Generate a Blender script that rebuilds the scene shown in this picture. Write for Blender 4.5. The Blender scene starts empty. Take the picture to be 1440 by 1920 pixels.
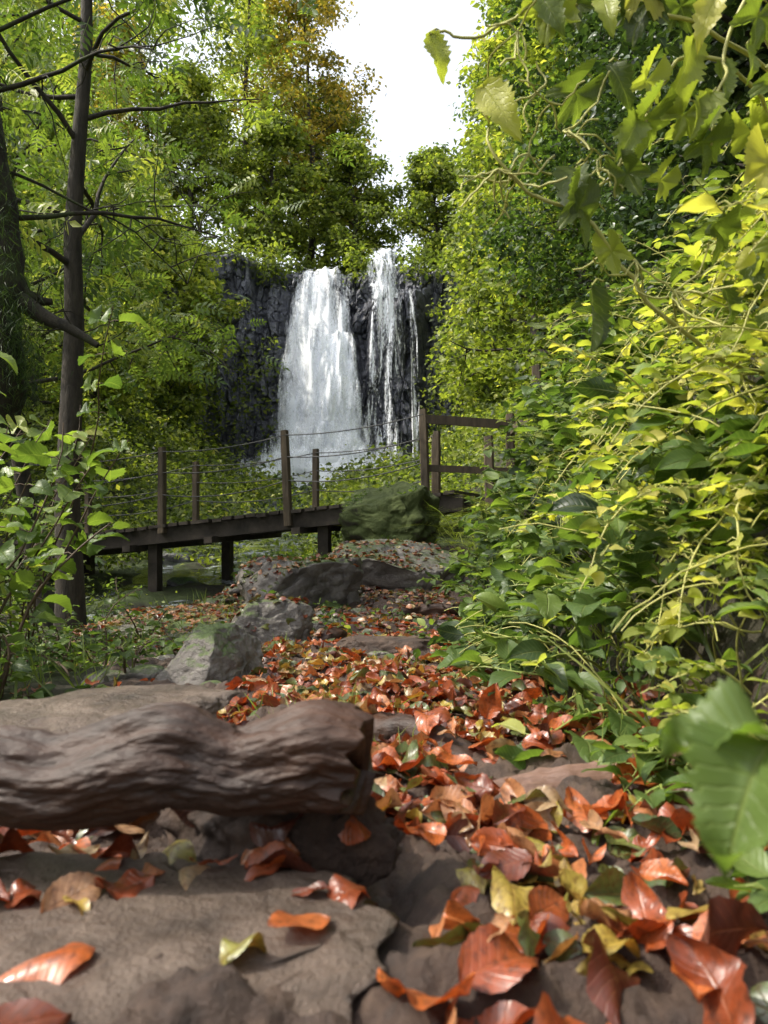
import bpy, math, random
import numpy as np
from mathutils import Vector
rng=np.random.default_rng(11); random.seed(5)
scene=bpy.context.scene
# ---------------------------------------------------------------- noise
def _h(i,j,k,s):
    n=(i*374761393+j*668265263+k*1274126177+s*974634777)&0xffffffff
    n=((n^(n>>13))*1274126177)&0xffffffff
    n=(n^(n>>16))
    return (n&0xffffff)/float(0xffffff)
def vn(x,y,z=0.0,s=0):
    x,y,z=np.broadcast_arrays(np.asarray(x,float),np.asarray(y,float),np.asarray(z,float))
    i=np.floor(x).astype(np.int64);j=np.floor(y).astype(np.int64);k=np.floor(z).astype(np.int64)
    f=x-i;g=y-j;h=z-k
    f=f*f*(3-2*f);g=g*g*(3-2*g);h=h*h*(3-2*h)
    r=0
    for a in (0,1):
        for b in (0,1):
            for c in (0,1):
                w=(f if a else 1-f)*(g if b else 1-g)*(h if c else 1-h)
                r=r+w*_h(i+a,j+b,k+c,s)
    return r*2-1
def fbm(x,y,z=0.0,s=0,o=4):
    r=0;a=1.0
    for q in range(o):
        r=r+a*vn(np.asarray(x)*2**q+q*17.3,np.asarray(y)*2**q,np.asarray(z)*2**q,s+q);a*=.5
    return r
def sm(t):
    t=np.clip(t,0,1);return t*t*(3-2*t)
# ---------------------------------------------------------------- mesh helpers
def build(name,V,F,mat,smooth=True,tint=None,luv=None,parent=None):
    V=np.asarray(V,np.float32);F=np.asarray(F,np.int32)
    me=bpy.data.meshes.new(name)
    me.vertices.add(len(V));me.vertices.foreach_set('co',V.ravel())
    me.loops.add(F.size);me.loops.foreach_set('vertex_index',F.ravel())
    me.polygons.add(len(F));me.polygons.foreach_set('loop_start',np.arange(0,F.size,F.shape[1],dtype=np.int32))
    me.polygons.foreach_set('use_smooth',np.full(len(F),smooth,bool))
    if tint is not None:
        a=me.attributes.new('tint','FLOAT','POINT');a.data.foreach_set('value',np.asarray(tint,np.float32))
    if luv is not None:
        a=me.attributes.new('luv','FLOAT_VECTOR','POINT');a.data.foreach_set('vector',np.asarray(luv,np.float32).ravel())
    me.update(calc_edges=True)
    me.materials.append(mat)
    ob=bpy.data.objects.new(name,me);scene.collection.objects.link(ob)
    if parent: ob.parent=parent
    return ob
def empty(name):
    e=bpy.data.objects.new(name,None);scene.collection.objects.link(e);return e
class Batch:
    def __init__(s): s.V=[];s.T=[];s.A=[];s.U=[];s.n=0
    def add(s,V,T,tint=0.5,luv=None):
        V=np.asarray(V,float);T=np.asarray(T,int)
        s.V.append(V);s.T.append(T+s.n);s.A.append(np.broadcast_to(np.asarray(tint,float),(len(V),)))
        s.U.append(luv if luv is not None else np.zeros((len(V),3)));s.n+=len(V)
    def inst(s,tm,P,R,S,tint):
        TV,TT,TU=tm;n=len(P);m=len(TV)
        if n==0:return
        S=np.asarray(S,float)
        if S.ndim==1:S=np.repeat(S[:,None],3,1)
        V=np.einsum('nij,nvj->nvi',R,TV[None]*S[:,None,:])+P[:,None,:]
        T=TT[None]+(np.arange(n)*m)[:,None,None]
        s.add(V.reshape(-1,3),T.reshape(-1,3),np.repeat(tint,m),np.tile(TU,(n,1)))
    def tube(s,pts,rad,k=6,tint=.5,cap=False):
        pts=np.asarray(pts,float);n=len(pts);rad=np.broadcast_to(np.asarray(rad,float),(n,))
        d=np.gradient(pts,axis=0);d/=np.linalg.norm(d,axis=1,keepdims=True)+1e-9
        ref=np.array([0,0,1.]) if abs(d[:,2]).mean()<.8 else np.array([1.,0,0])
        a=np.cross(d,ref);a/=np.linalg.norm(a,axis=1,keepdims=True)+1e-9
        b=np.cross(d,a)
        th=np.linspace(0,2*math.pi,k,endpoint=False)
        V=pts[:,None]+rad[:,None,None]*(a[:,None]*np.cos(th)[None,:,None]+b[:,None]*np.sin(th)[None,:,None])
        i=np.arange(n-1)[:,None]*k;j=np.arange(k)[None];j2=(j+1)%k
        q=np.stack([i+j,i+j2,i+k+j2,i+k+j],-1).reshape(-1,4)
        T=np.concatenate([q[:,[0,1,2]],q[:,[0,2,3]]])
        s.add(V.reshape(-1,3),T,tint)
    def out(s,name,mat,parent=None,smooth=True):
        if not s.V:return None
        return build(name,np.concatenate(s.V),np.concatenate(s.T),mat,smooth,np.concatenate(s.A),np.concatenate(s.U),parent)
def unit(v): return v/(np.linalg.norm(v,axis=-1,keepdims=True)+1e-9)
def basis(D,N):
    y=unit(D);z=unit(N-(N*y).sum(-1,keepdims=True)*y);x=np.cross(y,z)
    return np.stack([x,y,z],-1)
# ---------------------------------------------------------------- leaf templates
def leaf_t(nl=4,nc=1,hw=.3,p=.85,fold=.3,bend=-.2,wave=0,seed=0,serr=0,sharp=.8,twist=0):
    r=np.random.default_rng(seed)
    t=np.linspace(0,1,nl+1);u=np.linspace(-1,1,2*nc+1)
    w=hw*np.sin(math.pi*np.clip(t,0,1)**p)**sharp
    w[0]=.012;w[-1]=.004
    if serr: w=w*(1+serr*np.where(np.arange(nl+1)%2,1,-1))
    Tt,Uu=np.meshgrid(t,u,indexing='ij')
    X=Uu*w[:,None]
    Z=fold*np.abs(X)+bend*(Tt-.3)**2+wave*np.sin(Tt*math.pi*r.uniform(2,4)+r.uniform(0,6))*np.abs(Uu)*.3+wave*.25*np.sin(Uu*3+r.uniform(0,6))*Tt
    Z=Z+twist*X*(Tt-.5)
    V=np.stack([X,Tt,Z],-1).reshape(-1,3)
    c=2*nc+1;T=[]
    for i in range(nl):
        for j in range(2*nc):
            a=i*c+j;T+= [[a,a+1,a+c+1],[a,a+c+1,a+c]]
    U=np.stack([Uu,Tt,np.zeros_like(Tt)],-1).reshape(-1,3)
    return V,np.array(T),U
def rhomb(hw=.28,fold=.25,bend=-.15):
    V=np.array([[0,0,0],[hw,.45,fold*hw],[0,1,bend],[-hw,.45,fold*hw],[0,.5,bend*.2]])
    return V,np.array([[0,1,4],[1,2,4],[2,3,4],[3,0,4]]),np.array([[0,0,0],[1,.45,0],[0,1,0],[-1,.45,0],[0,.5,0]],float)
def lobed(seed=0,N=60,serr=.07,deep=.45,cup=-.25):
    r=np.random.default_rng(seed)
    lob=[(0,1.0),(.95,.82),(-.95,.82),(1.95,.5),(-1.95,.5)]
    th=np.linspace(-2.75,2.75,N)
    R=np.zeros(N);W=np.zeros(N)
    for a,l in lob:
        d=np.abs(th-a);v=l*(1-deep*np.clip(d/.5,0,1)**1.1)
        W=np.where(v>R,(th-a)/.5,W);R=np.maximum(R,v)
    R=R*(1+serr*np.where(np.arange(N)%2,1,-1))
    V=[[0,0,0]];U=[[0,0,0]]
    for f in (.35,.7,1.0):
        x=np.sin(th)*R*f*.62;y=np.cos(th)*R*f*.62
        z=cup*(R*f)**2*.5+.10*np.abs(W)*f+.07*np.sin(th*3+r.uniform(0,6))*f
        V+=np.stack([x,y,z],-1).tolist();U+=np.stack([W*.9,np.full(N,f),0*x],-1).tolist()
    T=[]
    for i in range(N-1):
        T.append([0,2+i,1+i])
        for q in (0,1):
            a=1+q*N+i;b=a+N;T+=[[a,a+1,b+1],[a,b+1,b]]
    V=np.array(V);V[:,1]+=.3
    return V,np.array(T),np.array(U)
def pinnate(n=5,ll=.3,hw=.24,seed=0,droop=-.35,taper=.3,nl=2):
    r=np.random.default_rng(seed);V=[];T=[];U=[];off=0
    lv,lt,lu=leaf_t(nl,1,hw,.8,.3,-.2)
    def put(p,d,L,nrm):
        nonlocal off
        R=basis(np.array([d]),np.array([nrm]))[0]
        V.append((lv*L)@R.T+p);T.append(lt+off);U.append(lu);off+=len(lv)
    for i in range(n):
        t=.22+.7*i/(n-1) if n>1 else .5
        p=np.array([0,t,droop*t*t])
        L=ll*(1-taper*abs(t-.45)/.55)*r.uniform(.85,1.1)
        for s in (-1,1):
            put(p,[s*.9,.45+r.uniform(-.1,.15),-.25+r.uniform(-.15,.1)],L,[r.uniform(-.3,.3),0,1])
    put(np.array([0,.94,droop*.9]),[0,1,droop],ll,[0,0,1])
    ts=np.linspace(0,.95,5);w=.006
    rv=[];
    for t in ts: rv+=[[-w,t,droop*t*t],[w,t,droop*t*t]]
    rt=[]
    for i in range(4):
        a=2*i;rt+=[[a,a+1,a+3],[a,a+3,a+2]]
    V.append(np.array(rv));T.append(np.array(rt)+off);U.append(np.tile([[0,.5,0]],(10,1)))
    return np.concatenate(V),np.concatenate(T),np.concatenate(U).astype(float)
RH=rhomb()
OV=leaf_t(4,1,.3)
OVN=[leaf_t(8,2,.29,.85,.35,b,w,s,.03,.8,t) for s,(b,w,t) in enumerate([(-.5,.1,0),(-.3,.15,.5),(.2,.12,-.6),(-.7,.1,.3)])]
LIT=[leaf_t(16,3,h,.85,f,b,w,s+20,.03,.72,t) for s,(f,b,w,t,h) in enumerate([(.5,-.4,.25,.6,.33),(-.3,.5,.3,-.8,.36),(.7,.3,.25,.3,.3),(.2,-.8,.35,-1.2,.34),(.9,.1,.25,.9,.28),(-.5,-.5,.35,0,.35),(.1,.1,.12,.2,.34),(1.3,-.5,.3,1.5,.3)])]
LITS=[leaf_t(4,1,.32,.85,f,b,0,s,0,.75,t) for s,(f,b,t) in enumerate([(.5,-.4,.6),(-.3,.5,-.8),(.7,.3,.3),(.2,-.7,-1)])]
WIL=[leaf_t(10,2,.14,.85,.4,b,.2,s+50,0,.8,t) for s,(b,t) in enumerate([(-.4,.5),(.4,-.7)])]
LOB=[lobed(s,60,.06,.45,c) for s,c in enumerate([-.3,-.6,-.1])]
HAZ=[leaf_t(12,2,.42,.75,.25,b,.15,s,.07,.6,0) for s,b in enumerate([-.5,-.25,-.8])]
HOP=[leaf_t(16,2,.25,.7,.6,b,.2,s,.14,.85,tw) for s,(b,tw) in enumerate([(-.3,.3),(-.6,-.6),(-.1,.9)])]
PIN=[pinnate(5,.34,.2,s,d) for s,d in enumerate([-.35,-.15,-.5])]
FERN=[pinnate(15,.26,.16,s,d,.75,1) for s,d in enumerate([-.5,-.8])]
GR=(np.array([[-.02,0,0],[.02,0,0],[-.017,.4,.0],[.017,.4,.0],[-.01,.75,-.12],[.01,.75,-.12],[0,1,-.33]]),np.array([[0,1,3],[0,3,2],[2,3,5],[2,5,4],[4,5,6]]),np.zeros((7,3)))
# ---------------------------------------------------------------- materials
def newmat(name):
    m=bpy.data.materials.new(name);m.use_nodes=True;nt=m.node_tree;nt.nodes.clear()
    return m,nt
class NT:
    def __init__(s,nt): s.nt=nt
    def n(s,t,**kw):
        x=s.nt.nodes.new(t)
        for k,v in kw.items(): setattr(x,k,v)
        return x
    def l(s,a,b): s.nt.links.new(a,b)
    def m(s,op,a,b=None,c=None,clamp=False):
        x=s.n('ShaderNodeMath',operation=op,use_clamp=clamp)
        for i,v in enumerate((a,b,c)):
            if v is None: continue
            if isinstance(v,(int,float)): x.inputs[i].default_value=v
            else: s.l(v,x.inputs[i])
        return x.outputs[0]
    def mix(s,f,a,b,mode='MIX'):
        x=s.n('ShaderNodeMix',data_type='RGBA',blend_type=mode)
        for i,v in ((0,f),(6,a),(7,b)):
            if isinstance(v,(int,float)): x.inputs[i].default_value=v
            elif isinstance(v,tuple): x.inputs[i].default_value=(*v,1)
            else: s.l(v,x.inputs[i])
        return x.outputs[2]
    def ramp(s,f,stops,interp='LINEAR'):
        x=s.n('ShaderNodeValToRGB');e=x.color_ramp.elements;x.color_ramp.interpolation=interp
        while len(e)<len(stops): e.new(.5)
        for q,(p,c) in zip(e,stops):
            q.position=p;q.color=(*c,1) if isinstance(c,tuple) else (c,c,c,1)
        s.l(f,x.inputs[0]);return x.outputs[0]
    def noise(s,scale,detail=5,rough=.6,vec=None,stretch=None,dist=0):
        tc=s.n('ShaderNodeTexCoord');v=tc.outputs['Object']
        if stretch:
            mp=s.n('ShaderNodeMapping');mp.inputs['Scale'].default_value=stretch;s.l(v,mp.inputs[0]);v=mp.outputs[0]
        x=s.n('ShaderNodeTexNoise');x.inputs['Scale'].default_value=scale;x.inputs['Detail'].default_value=detail
        x.inputs['Roughness'].default_value=rough;x.inputs['Distortion'].default_value=dist
        s.l(v,x.inputs['Vector']);return x.outputs[0]
def leafmat(name,stops,trans=.4,rough=.45,vein=.5,tboost=(1.5,1.6,.6),spots=False,spec=.4):
    m,nt=newmat(name);N=NT(nt)
    at=N.n('ShaderNodeAttribute',attribute_name='tint')
    col=N.ramp(at.outputs['Fac'],stops)
    bumpn=None
    if vein>0:
        lu=N.n('ShaderNodeAttribute',attribute_name='luv');sp=N.n('ShaderNodeSeparateXYZ');N.l(lu.outputs['Vector'],sp.inputs[0])
        au=N.m('ABSOLUTE',sp.outputs[0]);
        mid=N.m('SUBTRACT',1.0,N.m('DIVIDE',au,.07),clamp=True)
        fr=N.m('FRACT',N.m('SUBTRACT',N.m('MULTIPLY',sp.outputs[1],9.0),N.m('MULTIPLY',au,2.0)))
        sd=N.m('MULTIPLY',N.m('SUBTRACT',N.m('MULTIPLY',N.m('ABSOLUTE',N.m('SUBTRACT',fr,.5)),2.0),.74),3.0,clamp=True)
        v=N.m('MAXIMUM',mid,N.m('MULTIPLY',sd,.5))
        col=N.mix(N.m('MULTIPLY',v,vein*.6),col,(.45,.5,.16) if not spots else (.42,.19,.09))
        bp=N.n('ShaderNodeBump');bp.inputs['Strength'].default_value=.35 if spots else .6;bp.inputs['Distance'].default_value=.002
        N.l(N.m('SUBTRACT',1.0,v),bp.inputs['Height']);bumpn=bp.outputs[0]
    if spots:
        sn=N.noise(160,4,.7);col=N.mix(N.m('MULTIPLY',N.m('SUBTRACT',sn,.46,clamp=True),3.6,clamp=True),col,(.07,.025,.012))
        s2=N.noise(38,3,.6);col=N.mix(N.m('MULTIPLY',s2,1.0),col,N.mix(1.0,col,(.78,.5,.4),'MULTIPLY'))
        s3=N.noise(60,3,.6);rr=N.m('MULTIPLY_ADD',s3,.6,.05)
    p=N.n('ShaderNodeBsdfPrincipled');N.l(col,p.inputs['Base Color']);p.inputs['Roughness'].default_value=rough
    if spots:N.l(rr,p.inputs['Roughness'])
    p.inputs['Specular IOR Level'].default_value=spec
    tr=N.n('ShaderNodeBsdfTranslucent');N.l(N.mix(1.0,col,tboost,'MULTIPLY'),tr.inputs[0])
    if bumpn: N.l(bumpn,p.inputs['Normal'])
    mx=N.n('ShaderNodeMixShader');mx.inputs[0].default_value=trans;N.l(p.outputs[0],mx.inputs[1]);N.l(tr.outputs[0],mx.inputs[2])
    o=N.n('ShaderNodeOutputMaterial');N.l(mx.outputs[0],o.inputs[0]);return m
G_dark=[(0,(.012,.024,.012)),(.5,(.038,.068,.026)),(1,(.12,.17,.05))]
G_mid=[(0,(.022,.042,.016)),(.5,(.085,.14,.036)),(.85,(.20,.27,.065)),(1,(.36,.38,.11))]
G_yel=[(0,(.035,.055,.018)),(.4,(.15,.195,.042)),(.8,(.35,.38,.08)),(1,(.55,.50,.14))]
G_aut=[(0,(.10,.12,.025)),(.4,(.34,.30,.06)),(.75,(.55,.40,.08)),(1,(.6,.30,.06))]
M_dark=leafmat('leaf_dark_green',G_dark,.3,.33,.4)
M_mid=leafmat('leaf_mid_green',G_mid,.45,.38,.4)
M_midf=leafmat('leaf_mid_green_small',G_mid,.45,.5,0)
M_darkf=leafmat('leaf_dark_small',G_dark,.3,.33,0)
M_yel=leafmat('leaf_yellow_green',G_yel,.5,.4,.5)
M_yelf=leafmat('leaf_yellow_green_small',G_yel,.5,.5,0)
M_aut=leafmat('leaf_autumn_small',G_aut,.5,.5,0,(1.5,1.3,.6))
M_lit=leafmat('fallen_leaf',[(0,(.035,.014,.01)),(.2,(.10,.03,.018)),(.45,(.31,.078,.024)),(.6,(.50,.155,.04)),(.70,(.42,.23,.11)),(.79,(.38,.32,.19)),(.86,(.42,.36,.07)),(.92,(.14,.21,.06)),(1,(.04,.09,.035))],.25,.33,.5,(1.5,.9,.5),True,.7)
def rockmat(name,c1,c2,c3,moss=.0,rough=.7,scale=6,bump=.6,mosscol=(.05,.075,.015),crack=0):
    m,nt=newmat(name);N=NT(nt)
    a=N.noise(scale,8,.65);b=N.noise(scale*7,6,.7);c=N.noise(scale*.35,3,.5)
    col=N.ramp(a,[(.3,c1),(.5,c2),(.72,c3)])
    col=N.mix(N.m('MULTIPLY',b,.7),col,N.mix(1.0,col,(.35,.33,.32),'MULTIPLY'))
    hgt_=N.m('ADD',a,N.m('MULTIPLY',b,.4))
    if moss>0:
        g=N.n('ShaderNodeNewGeometry');sp=N.n('ShaderNodeSeparateXYZ');N.l(g.outputs['Normal'],sp.inputs[0])
        f=N.m('ADD',N.m('MULTIPLY',sp.outputs[2],.35),N.m('ADD',c,N.m('MULTIPLY',b,.45)))
        f=N.m('MULTIPLY',N.m('SUBTRACT',f,1.15-moss*.75),7.0,clamp=True)
        mb=N.noise(scale*14,4,.7)
        col=N.mix(f,col,N.mix(mb,tuple(x*.3 for x in mosscol),tuple(x*2.2 for x in mosscol)))
    p=N.n('ShaderNodeBsdfPrincipled');N.l(col,p.inputs['Base Color']);p.inputs['Roughness'].default_value=rough
    bp=N.n('ShaderNodeBump');bp.inputs['Strength'].default_value=bump;bp.inputs['Distance'].default_value=.25/scale
    N.l(hgt_,bp.inputs['Height']);N.l(bp.outputs[0],p.inputs['Normal'])
    o=N.n('ShaderNodeOutputMaterial');N.l(p.outputs[0],o.inputs[0]);return m
M_rock=rockmat('rock_grey',(.07,.062,.053),(.18,.16,.145),(.33,.30,.27),.22,.5,9,.9)
M_slab=rockmat('rock_slab',(.04,.026,.018),(.11,.077,.057),(.23,.172,.135),0,.38,16,.9)
M_mossrock=rockmat('rock_mossy',(.03,.027,.02),(.07,.065,.045),(.12,.11,.085),1.0,.9,8,1.0,(.045,.06,.014))
M_cliff=rockmat('basalt_wet',(.05,.053,.065),(.14,.147,.18),(.29,.295,.33),.2,.35,.9,.8,(.06,.085,.03))
M_wet=rockmat('rock_wet',(.03,.032,.037),(.08,.08,.09),(.16,.16,.17),.3,.3,1.5,.6,(.05,.10,.02))
M_soil=rockmat('soil',(.022,.012,.008),(.06,.034,.022),(.12,.075,.048),0,.7,22,1.0)
M_ground=rockmat('forest_floor',(.02,.016,.012),(.04,.035,.02),(.06,.05,.035),.3,.9,3,.8,(.035,.05,.012))
def woodmat(name,c1,c2,stretch,scale=6,rough=.7,bump=.6,moss=0):
    m,nt=newmat(name);N=NT(nt)
    a=N.noise(scale,8,.65,stretch=stretch,dist=.3);b=N.noise(scale*5,5,.6,stretch=stretch)
    col=N.ramp(a,[(.32,c1),(.68,c2)])
    col=N.mix(N.m('MULTIPLY',b,.7),col,N.mix(1.0,col,(.25,.2,.17),'MULTIPLY'))
    if moss:
        c=N.noise(5,5,.7);col=N.mix(N.m('MULTIPLY',N.m('SUBTRACT',c,1-moss),8.0,clamp=True),col,(.035,.045,.012))
    p=N.n('ShaderNodeBsdfPrincipled');N.l(col,p.inputs['Base Color']);p.inputs['Roughness'].default_value=rough
    bp=N.n('ShaderNodeBump');bp.inputs['Strength'].default_value=bump;bp.inputs['Distance'].default_value=.01
    N.l(N.m('ADD',a,N.m('MULTIPLY',b,.5)),bp.inputs['Height']);N.l(bp.outputs[0],p.inputs['Normal'])
    o=N.n('ShaderNodeOutputMaterial');N.l(p.outputs[0],o.inputs[0]);return m
M_bark=woodmat('bark',(.02,.016,.012),(.08,.065,.05),(1,1,.3),22,.85,1.0,.4)
M_barkm=woodmat('bark_moss',(.015,.013,.008),(.045,.038,.022),(1,1,.4),26,.95,1.0,.5)
M_log=woodmat('log_wood',(.005,.002,.001),(.07,.026,.009),(.3,1,1),15,.6,.8)
M_log2=woodmat('log_worn',(.08,.04,.028),(.26,.155,.115),(.2,1,1),22,.5,.8)
M_bridge=woodmat('bridge_wood',(.022,.017,.013),(.09,.07,.055),(.5,1,.5),9,.75,.7)
M_post=woodmat('post_wood',(.045,.033,.022),(.16,.12,.075),(1,1,.15),12,.75,.6)
def plain(name,c,rough=.6,metal=0,trans=0):
    m,nt=newmat(name);N=NT(nt)
    a=N.noise(30,3,.5);col=N.mix(a,tuple(x*.7 for x in c),tuple(min(1,x*1.25) for x in c))
    p=N.n('ShaderNodeBsdfPrincipled');N.l(col,p.inputs['Base Color']);p.inputs['Roughness'].default_value=rough;p.inputs['Metallic'].default_value=metal
    o=N.n('ShaderNodeOutputMaterial');N.l(p.outputs[0],o.inputs[0]);return m
M_cable=plain('steel_cable',(.05,.05,.05),.7,0)
M_stem=plain('green_stem',(.20,.24,.05),.5)
M_stemy=plain('straw_stem',(.36,.35,.10),.5)
M_stemb=plain('brown_stem',(.09,.06,.035),.7)
def watermat(name,scale,lo,hi,stretch,edge=True,col=(.92,.95,1.0)):
    m,nt=newmat(name);N=NT(nt)
    a=N.noise(scale,7,.72,stretch=stretch,dist=.2);b=N.noise(scale*6,4,.7,stretch=(stretch[0],stretch[1],stretch[2]*4))
    f=N.m('ADD',a,N.m('MULTIPLY',N.m('SUBTRACT',b,.5),.45))
    if edge:
        lu=N.n('ShaderNodeAttribute',attribute_name='luv');sp=N.n('ShaderNodeSeparateXYZ');N.l(lu.outputs['Vector'],sp.inputs[0])
        e=N.m('POWER',N.m('ABSOLUTE',sp.outputs[0]),3.0)
        f=N.m('SUBTRACT',f,N.m('MULTIPLY',e,.35))
        f=N.m('ADD',f,N.m('MULTIPLY',N.m('SUBTRACT',sp.outputs[1],.5),sp.outputs[2]))
    al=N.n('ShaderNodeMapRange');al.interpolation_type='SMOOTHSTEP';N.l(f,al.inputs[0]);al.inputs[1].default_value=lo;al.inputs[2].default_value=hi
    d=N.n('ShaderNodeBsdfDiffuse');d.inputs[0].default_value=(*col,1)
    t2=N.n('ShaderNodeBsdfTranslucent');t2.inputs[0].default_value=(*col,1)
    dm=N.n('ShaderNodeMixShader');dm.inputs[0].default_value=.15;N.l(d.outputs[0],dm.inputs[1]);N.l(t2.outputs[0],dm.inputs[2])
    tr=N.n('ShaderNodeBsdfTransparent')
    mx=N.n('ShaderNodeMixShader');N.l(al.outputs[0],mx.inputs[0]);N.l(tr.outputs[0],mx.inputs[1]);N.l(dm.outputs[0],mx.inputs[2])
    o=N.n('ShaderNodeOutputMaterial');N.l(mx.outputs[0],o.inputs[0]);return m
M_fall=watermat('falling_water',1.6,.16,.46,(1.3,1,.16))
M_fall2=watermat('falling_spray',2.4,.37,.62,(1.2,1,.25))
M_thin=watermat('thin_streams',2.2,.45,.57,(1.5,1,.12))
m,nt=newmat('stream_water');N=NT(nt)
p=N.n('ShaderNodeBsdfPrincipled');a=N.noise(2.5,6,.7);N.l(N.ramp(a,[(.5,(.015,.02,.015)),(.7,(.6,.65,.7))]),p.inputs['Base Color']);p.inputs['Roughness'].default_value=.12
bp=N.n('ShaderNodeBump');bp.inputs['Strength'].default_value=.5;bp.inputs['Distance'].default_value=.05;N.l(N.noise(6,4,.6),bp.inputs['Height']);N.l(bp.outputs[0],p.inputs['Normal'])
o=N.n('ShaderNodeOutputMaterial');N.l(p.outputs[0],o.inputs[0]);M_stream=m
# ---------------------------------------------------------------- terrain
def footR(y): return np.interp(y,[0,4,6,8,12,40],[.36,.45,.85,1.3,1.3,2.2])
def edgeL(y): return np.interp(y,[0,1.5,2.2,3,4,5,6,7,12,30,38],[-.75,-.8,-1.0,-1.5,-1.3,-.9,-.35,-.1,-.1,.2,.2])
def hgt(x,y):
    x=np.asarray(x,float);y=np.asarray(y,float)
    zb=np.interp(y,[-6,.4,1,1.7,2.2,3,4.2,5.5,7,9,15,25,36,40],[-.2,-.305,-.353,-.417,-.46,-.52,-.575,-.52,-.30,-.15,.1,.5,1.2,1.4])
    s=x-footR(y)
    rise=np.where(s<.45,2.0*np.clip(s,0,1),.9+.75*(s-.45));rise=np.minimum(rise,13+.05*s)
    l=edgeL(y)-x
    dep=np.interp(y,[0,3,6,10,20,36],[.2,.35,.75,.85,.6,.3])
    drop=-dep*sm(l/1.0)
    wv=np.interp(y,[0,5,10,40],[2.6,3.2,5.0,6.5])
    lh=np.clip(l-wv,0,None);lr=np.minimum(.75*lh,13+.05*lh)
    off=sm(np.abs(x+.1)/1.2-.3)
    z=zb+rise+drop+lr+.018*fbm(x*7,y*7,0,3)*(np.hypot(x,y)<14)+.12*off*fbm(x*1.1,y*1.1,0,9)
    z=z+sm((np.hypot(x,y)-8)/15)*.35*fbm(x*.35,y*.35,0,21)
    pl=13.0+.06*np.clip(y-41,0,80)+.3*fbm(x*.2,y*.2,0,4)
    return np.where(y>41.2,np.maximum(z,pl),z)
gx=.25*np.sinh(np.linspace(-7.6,7.6,340));gy=.8+.3*np.sinh(np.linspace(-7.4,7.4,560))
X,Y=np.meshgrid(gx,gy);Z=hgt(X,Y)
def gridf(ny,nx):
    i=np.arange(ny-1)[:,None]*nx;j=np.arange(nx-1)[None];a=i+j
    return np.stack([a,a+1,a+nx+1,a+nx],-1).reshape(-1,4)
build('ground',np.stack([X,Y,Z],-1).reshape(-1,3),gridf(560,340),M_ground)
# path strip
py_=.22+np.linspace(0,1,520)**1.6*6.6;pu=np.linspace(-1,1,200)
PY,PU=np.meshgrid(py_,pu,indexing='ij')
lx=np.interp(PY,[0,1,2,3,4.5,7],[-.62,-.62,-.75,-1.35,-1.0,-.2]);rx=footR(PY)+.08
PX=lx+(rx-lx)*(PU*.5+.5)
PZ=hgt(PX,PY)+.02*(1-np.abs(PU)**6)+.014*fbm(PX*22,PY*22,0,5)+.005*fbm(PX*110,PY*110,0,6,3)-.02*np.abs(PU)**8
build('path',np.stack([PX,PY,PZ],-1).reshape(-1,3),gridf(520,200),M_soil)
# ---------------------------------------------------------------- rocks
import bmesh
_ico={}
def ico(sub):
    if sub not in _ico:
        bm=bmesh.new();bmesh.ops.create_icosphere(bm,subdivisions=sub,radius=1)
        V=np.array([v.co[:] for v in bm.verts]);F=np.array([[v.index for v in f.verts] for f in bm.faces]);bm.free();_ico[sub]=(V,F)
    return _ico[sub]
def rockV(c,size,rot=0,seed=0,cuts=9,sub=5,rough=.07,top=None):
    V,F=ico(sub);V=V.copy();r=np.random.default_rng(seed)
    for q in range(cuts):
        n=unit(r.normal(size=3)*np.array([1,1,.8]));d=r.uniform(.5,.82)
        e=V@n-d;V-=np.clip(e,0,None)[:,None]*n*.95
    if top is not None:
        e=V[:,2]-top;V[:,2]-=np.clip(e,0,None)*.9
    V*= (1+rough*2*fbm(V[:,0]*1.3,V[:,1]*1.3,V[:,2]*1.3,seed,3)[:,None]*.8)
    V*= (1+rough*.6*fbm(V[:,0]*6,V[:,1]*6,V[:,2]*6,seed+3,4)[:,None])
    rd=1-abs(fbm(V[:,0]*2.2,V[:,1]*2.2,V[:,2]*2.2,seed+9,2));V*=(1-.06*np.clip(rd-.85,0,1)[:,None]/.15)
    V*=np.array(size);a=rot;R=np.array([[math.cos(a),-math.sin(a),0],[math.sin(a),math.cos(a),0],[0,0,1]])
    return V@R.T+np.array(c),F
def rock(name,c,size,mat,**k):
    k.setdefault('sub',6)
    V,F=rockV(c,size,**k);return build(name,V,F,mat)
rock('mossy_boulder',(-.0,6.5,-.12),(.53,.5,.42),M_mossrock,seed=4,rot=.4,rough=.14,cuts=6)
rock('boulder',(.02,5.25,-.46),(.52,.42,.36),M_rock,seed=62,rot=.1,top=.62,cuts=6)
rock('boulder',(-.46,4.55,-.53),(.42,.5,.34),M_rock,seed=12,rot=-.4,top=.7,cuts=7)
rock('boulder',(-.95,3.75,-.64),(.80,.95,.20),M_rock,seed=13,rot=.3,top=.65)
rock('boulder',(-.41,1.75,-.40),(.17,.14,.125),M_rock,seed=21,rot=.5,cuts=14)
rock('boulder',(-.44,2.85,-.49),(.24,.18,.15),M_rock,seed=23,rot=.2,cuts=12)
rock('boulder',(-.26,2.15,-.46),(.13,.11,.06),M_rock,seed=24)
rock('boulder',(.06,2.35,-.46),(.24,.10,.10),M_soil,seed=25,top=.6)
rock('boulder',(-.25,3.25,-.53),(.19,.15,.10),M_rock,seed=28,top=.6)
rock('boulder',(.28,3.1,-.50),(.13,.12,.08),M_rock,seed=29,top=.6)
rock('boulder',(-.75,3.0,-.55),(.22,.14,.09),M_rock,seed=30,top=.6)
rock('stone_slab',(-.25,.43,-.315),(.30,.19,.075),M_slab,seed=33,rot=-.06,top=.55,cuts=7,rough=.09)
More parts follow.
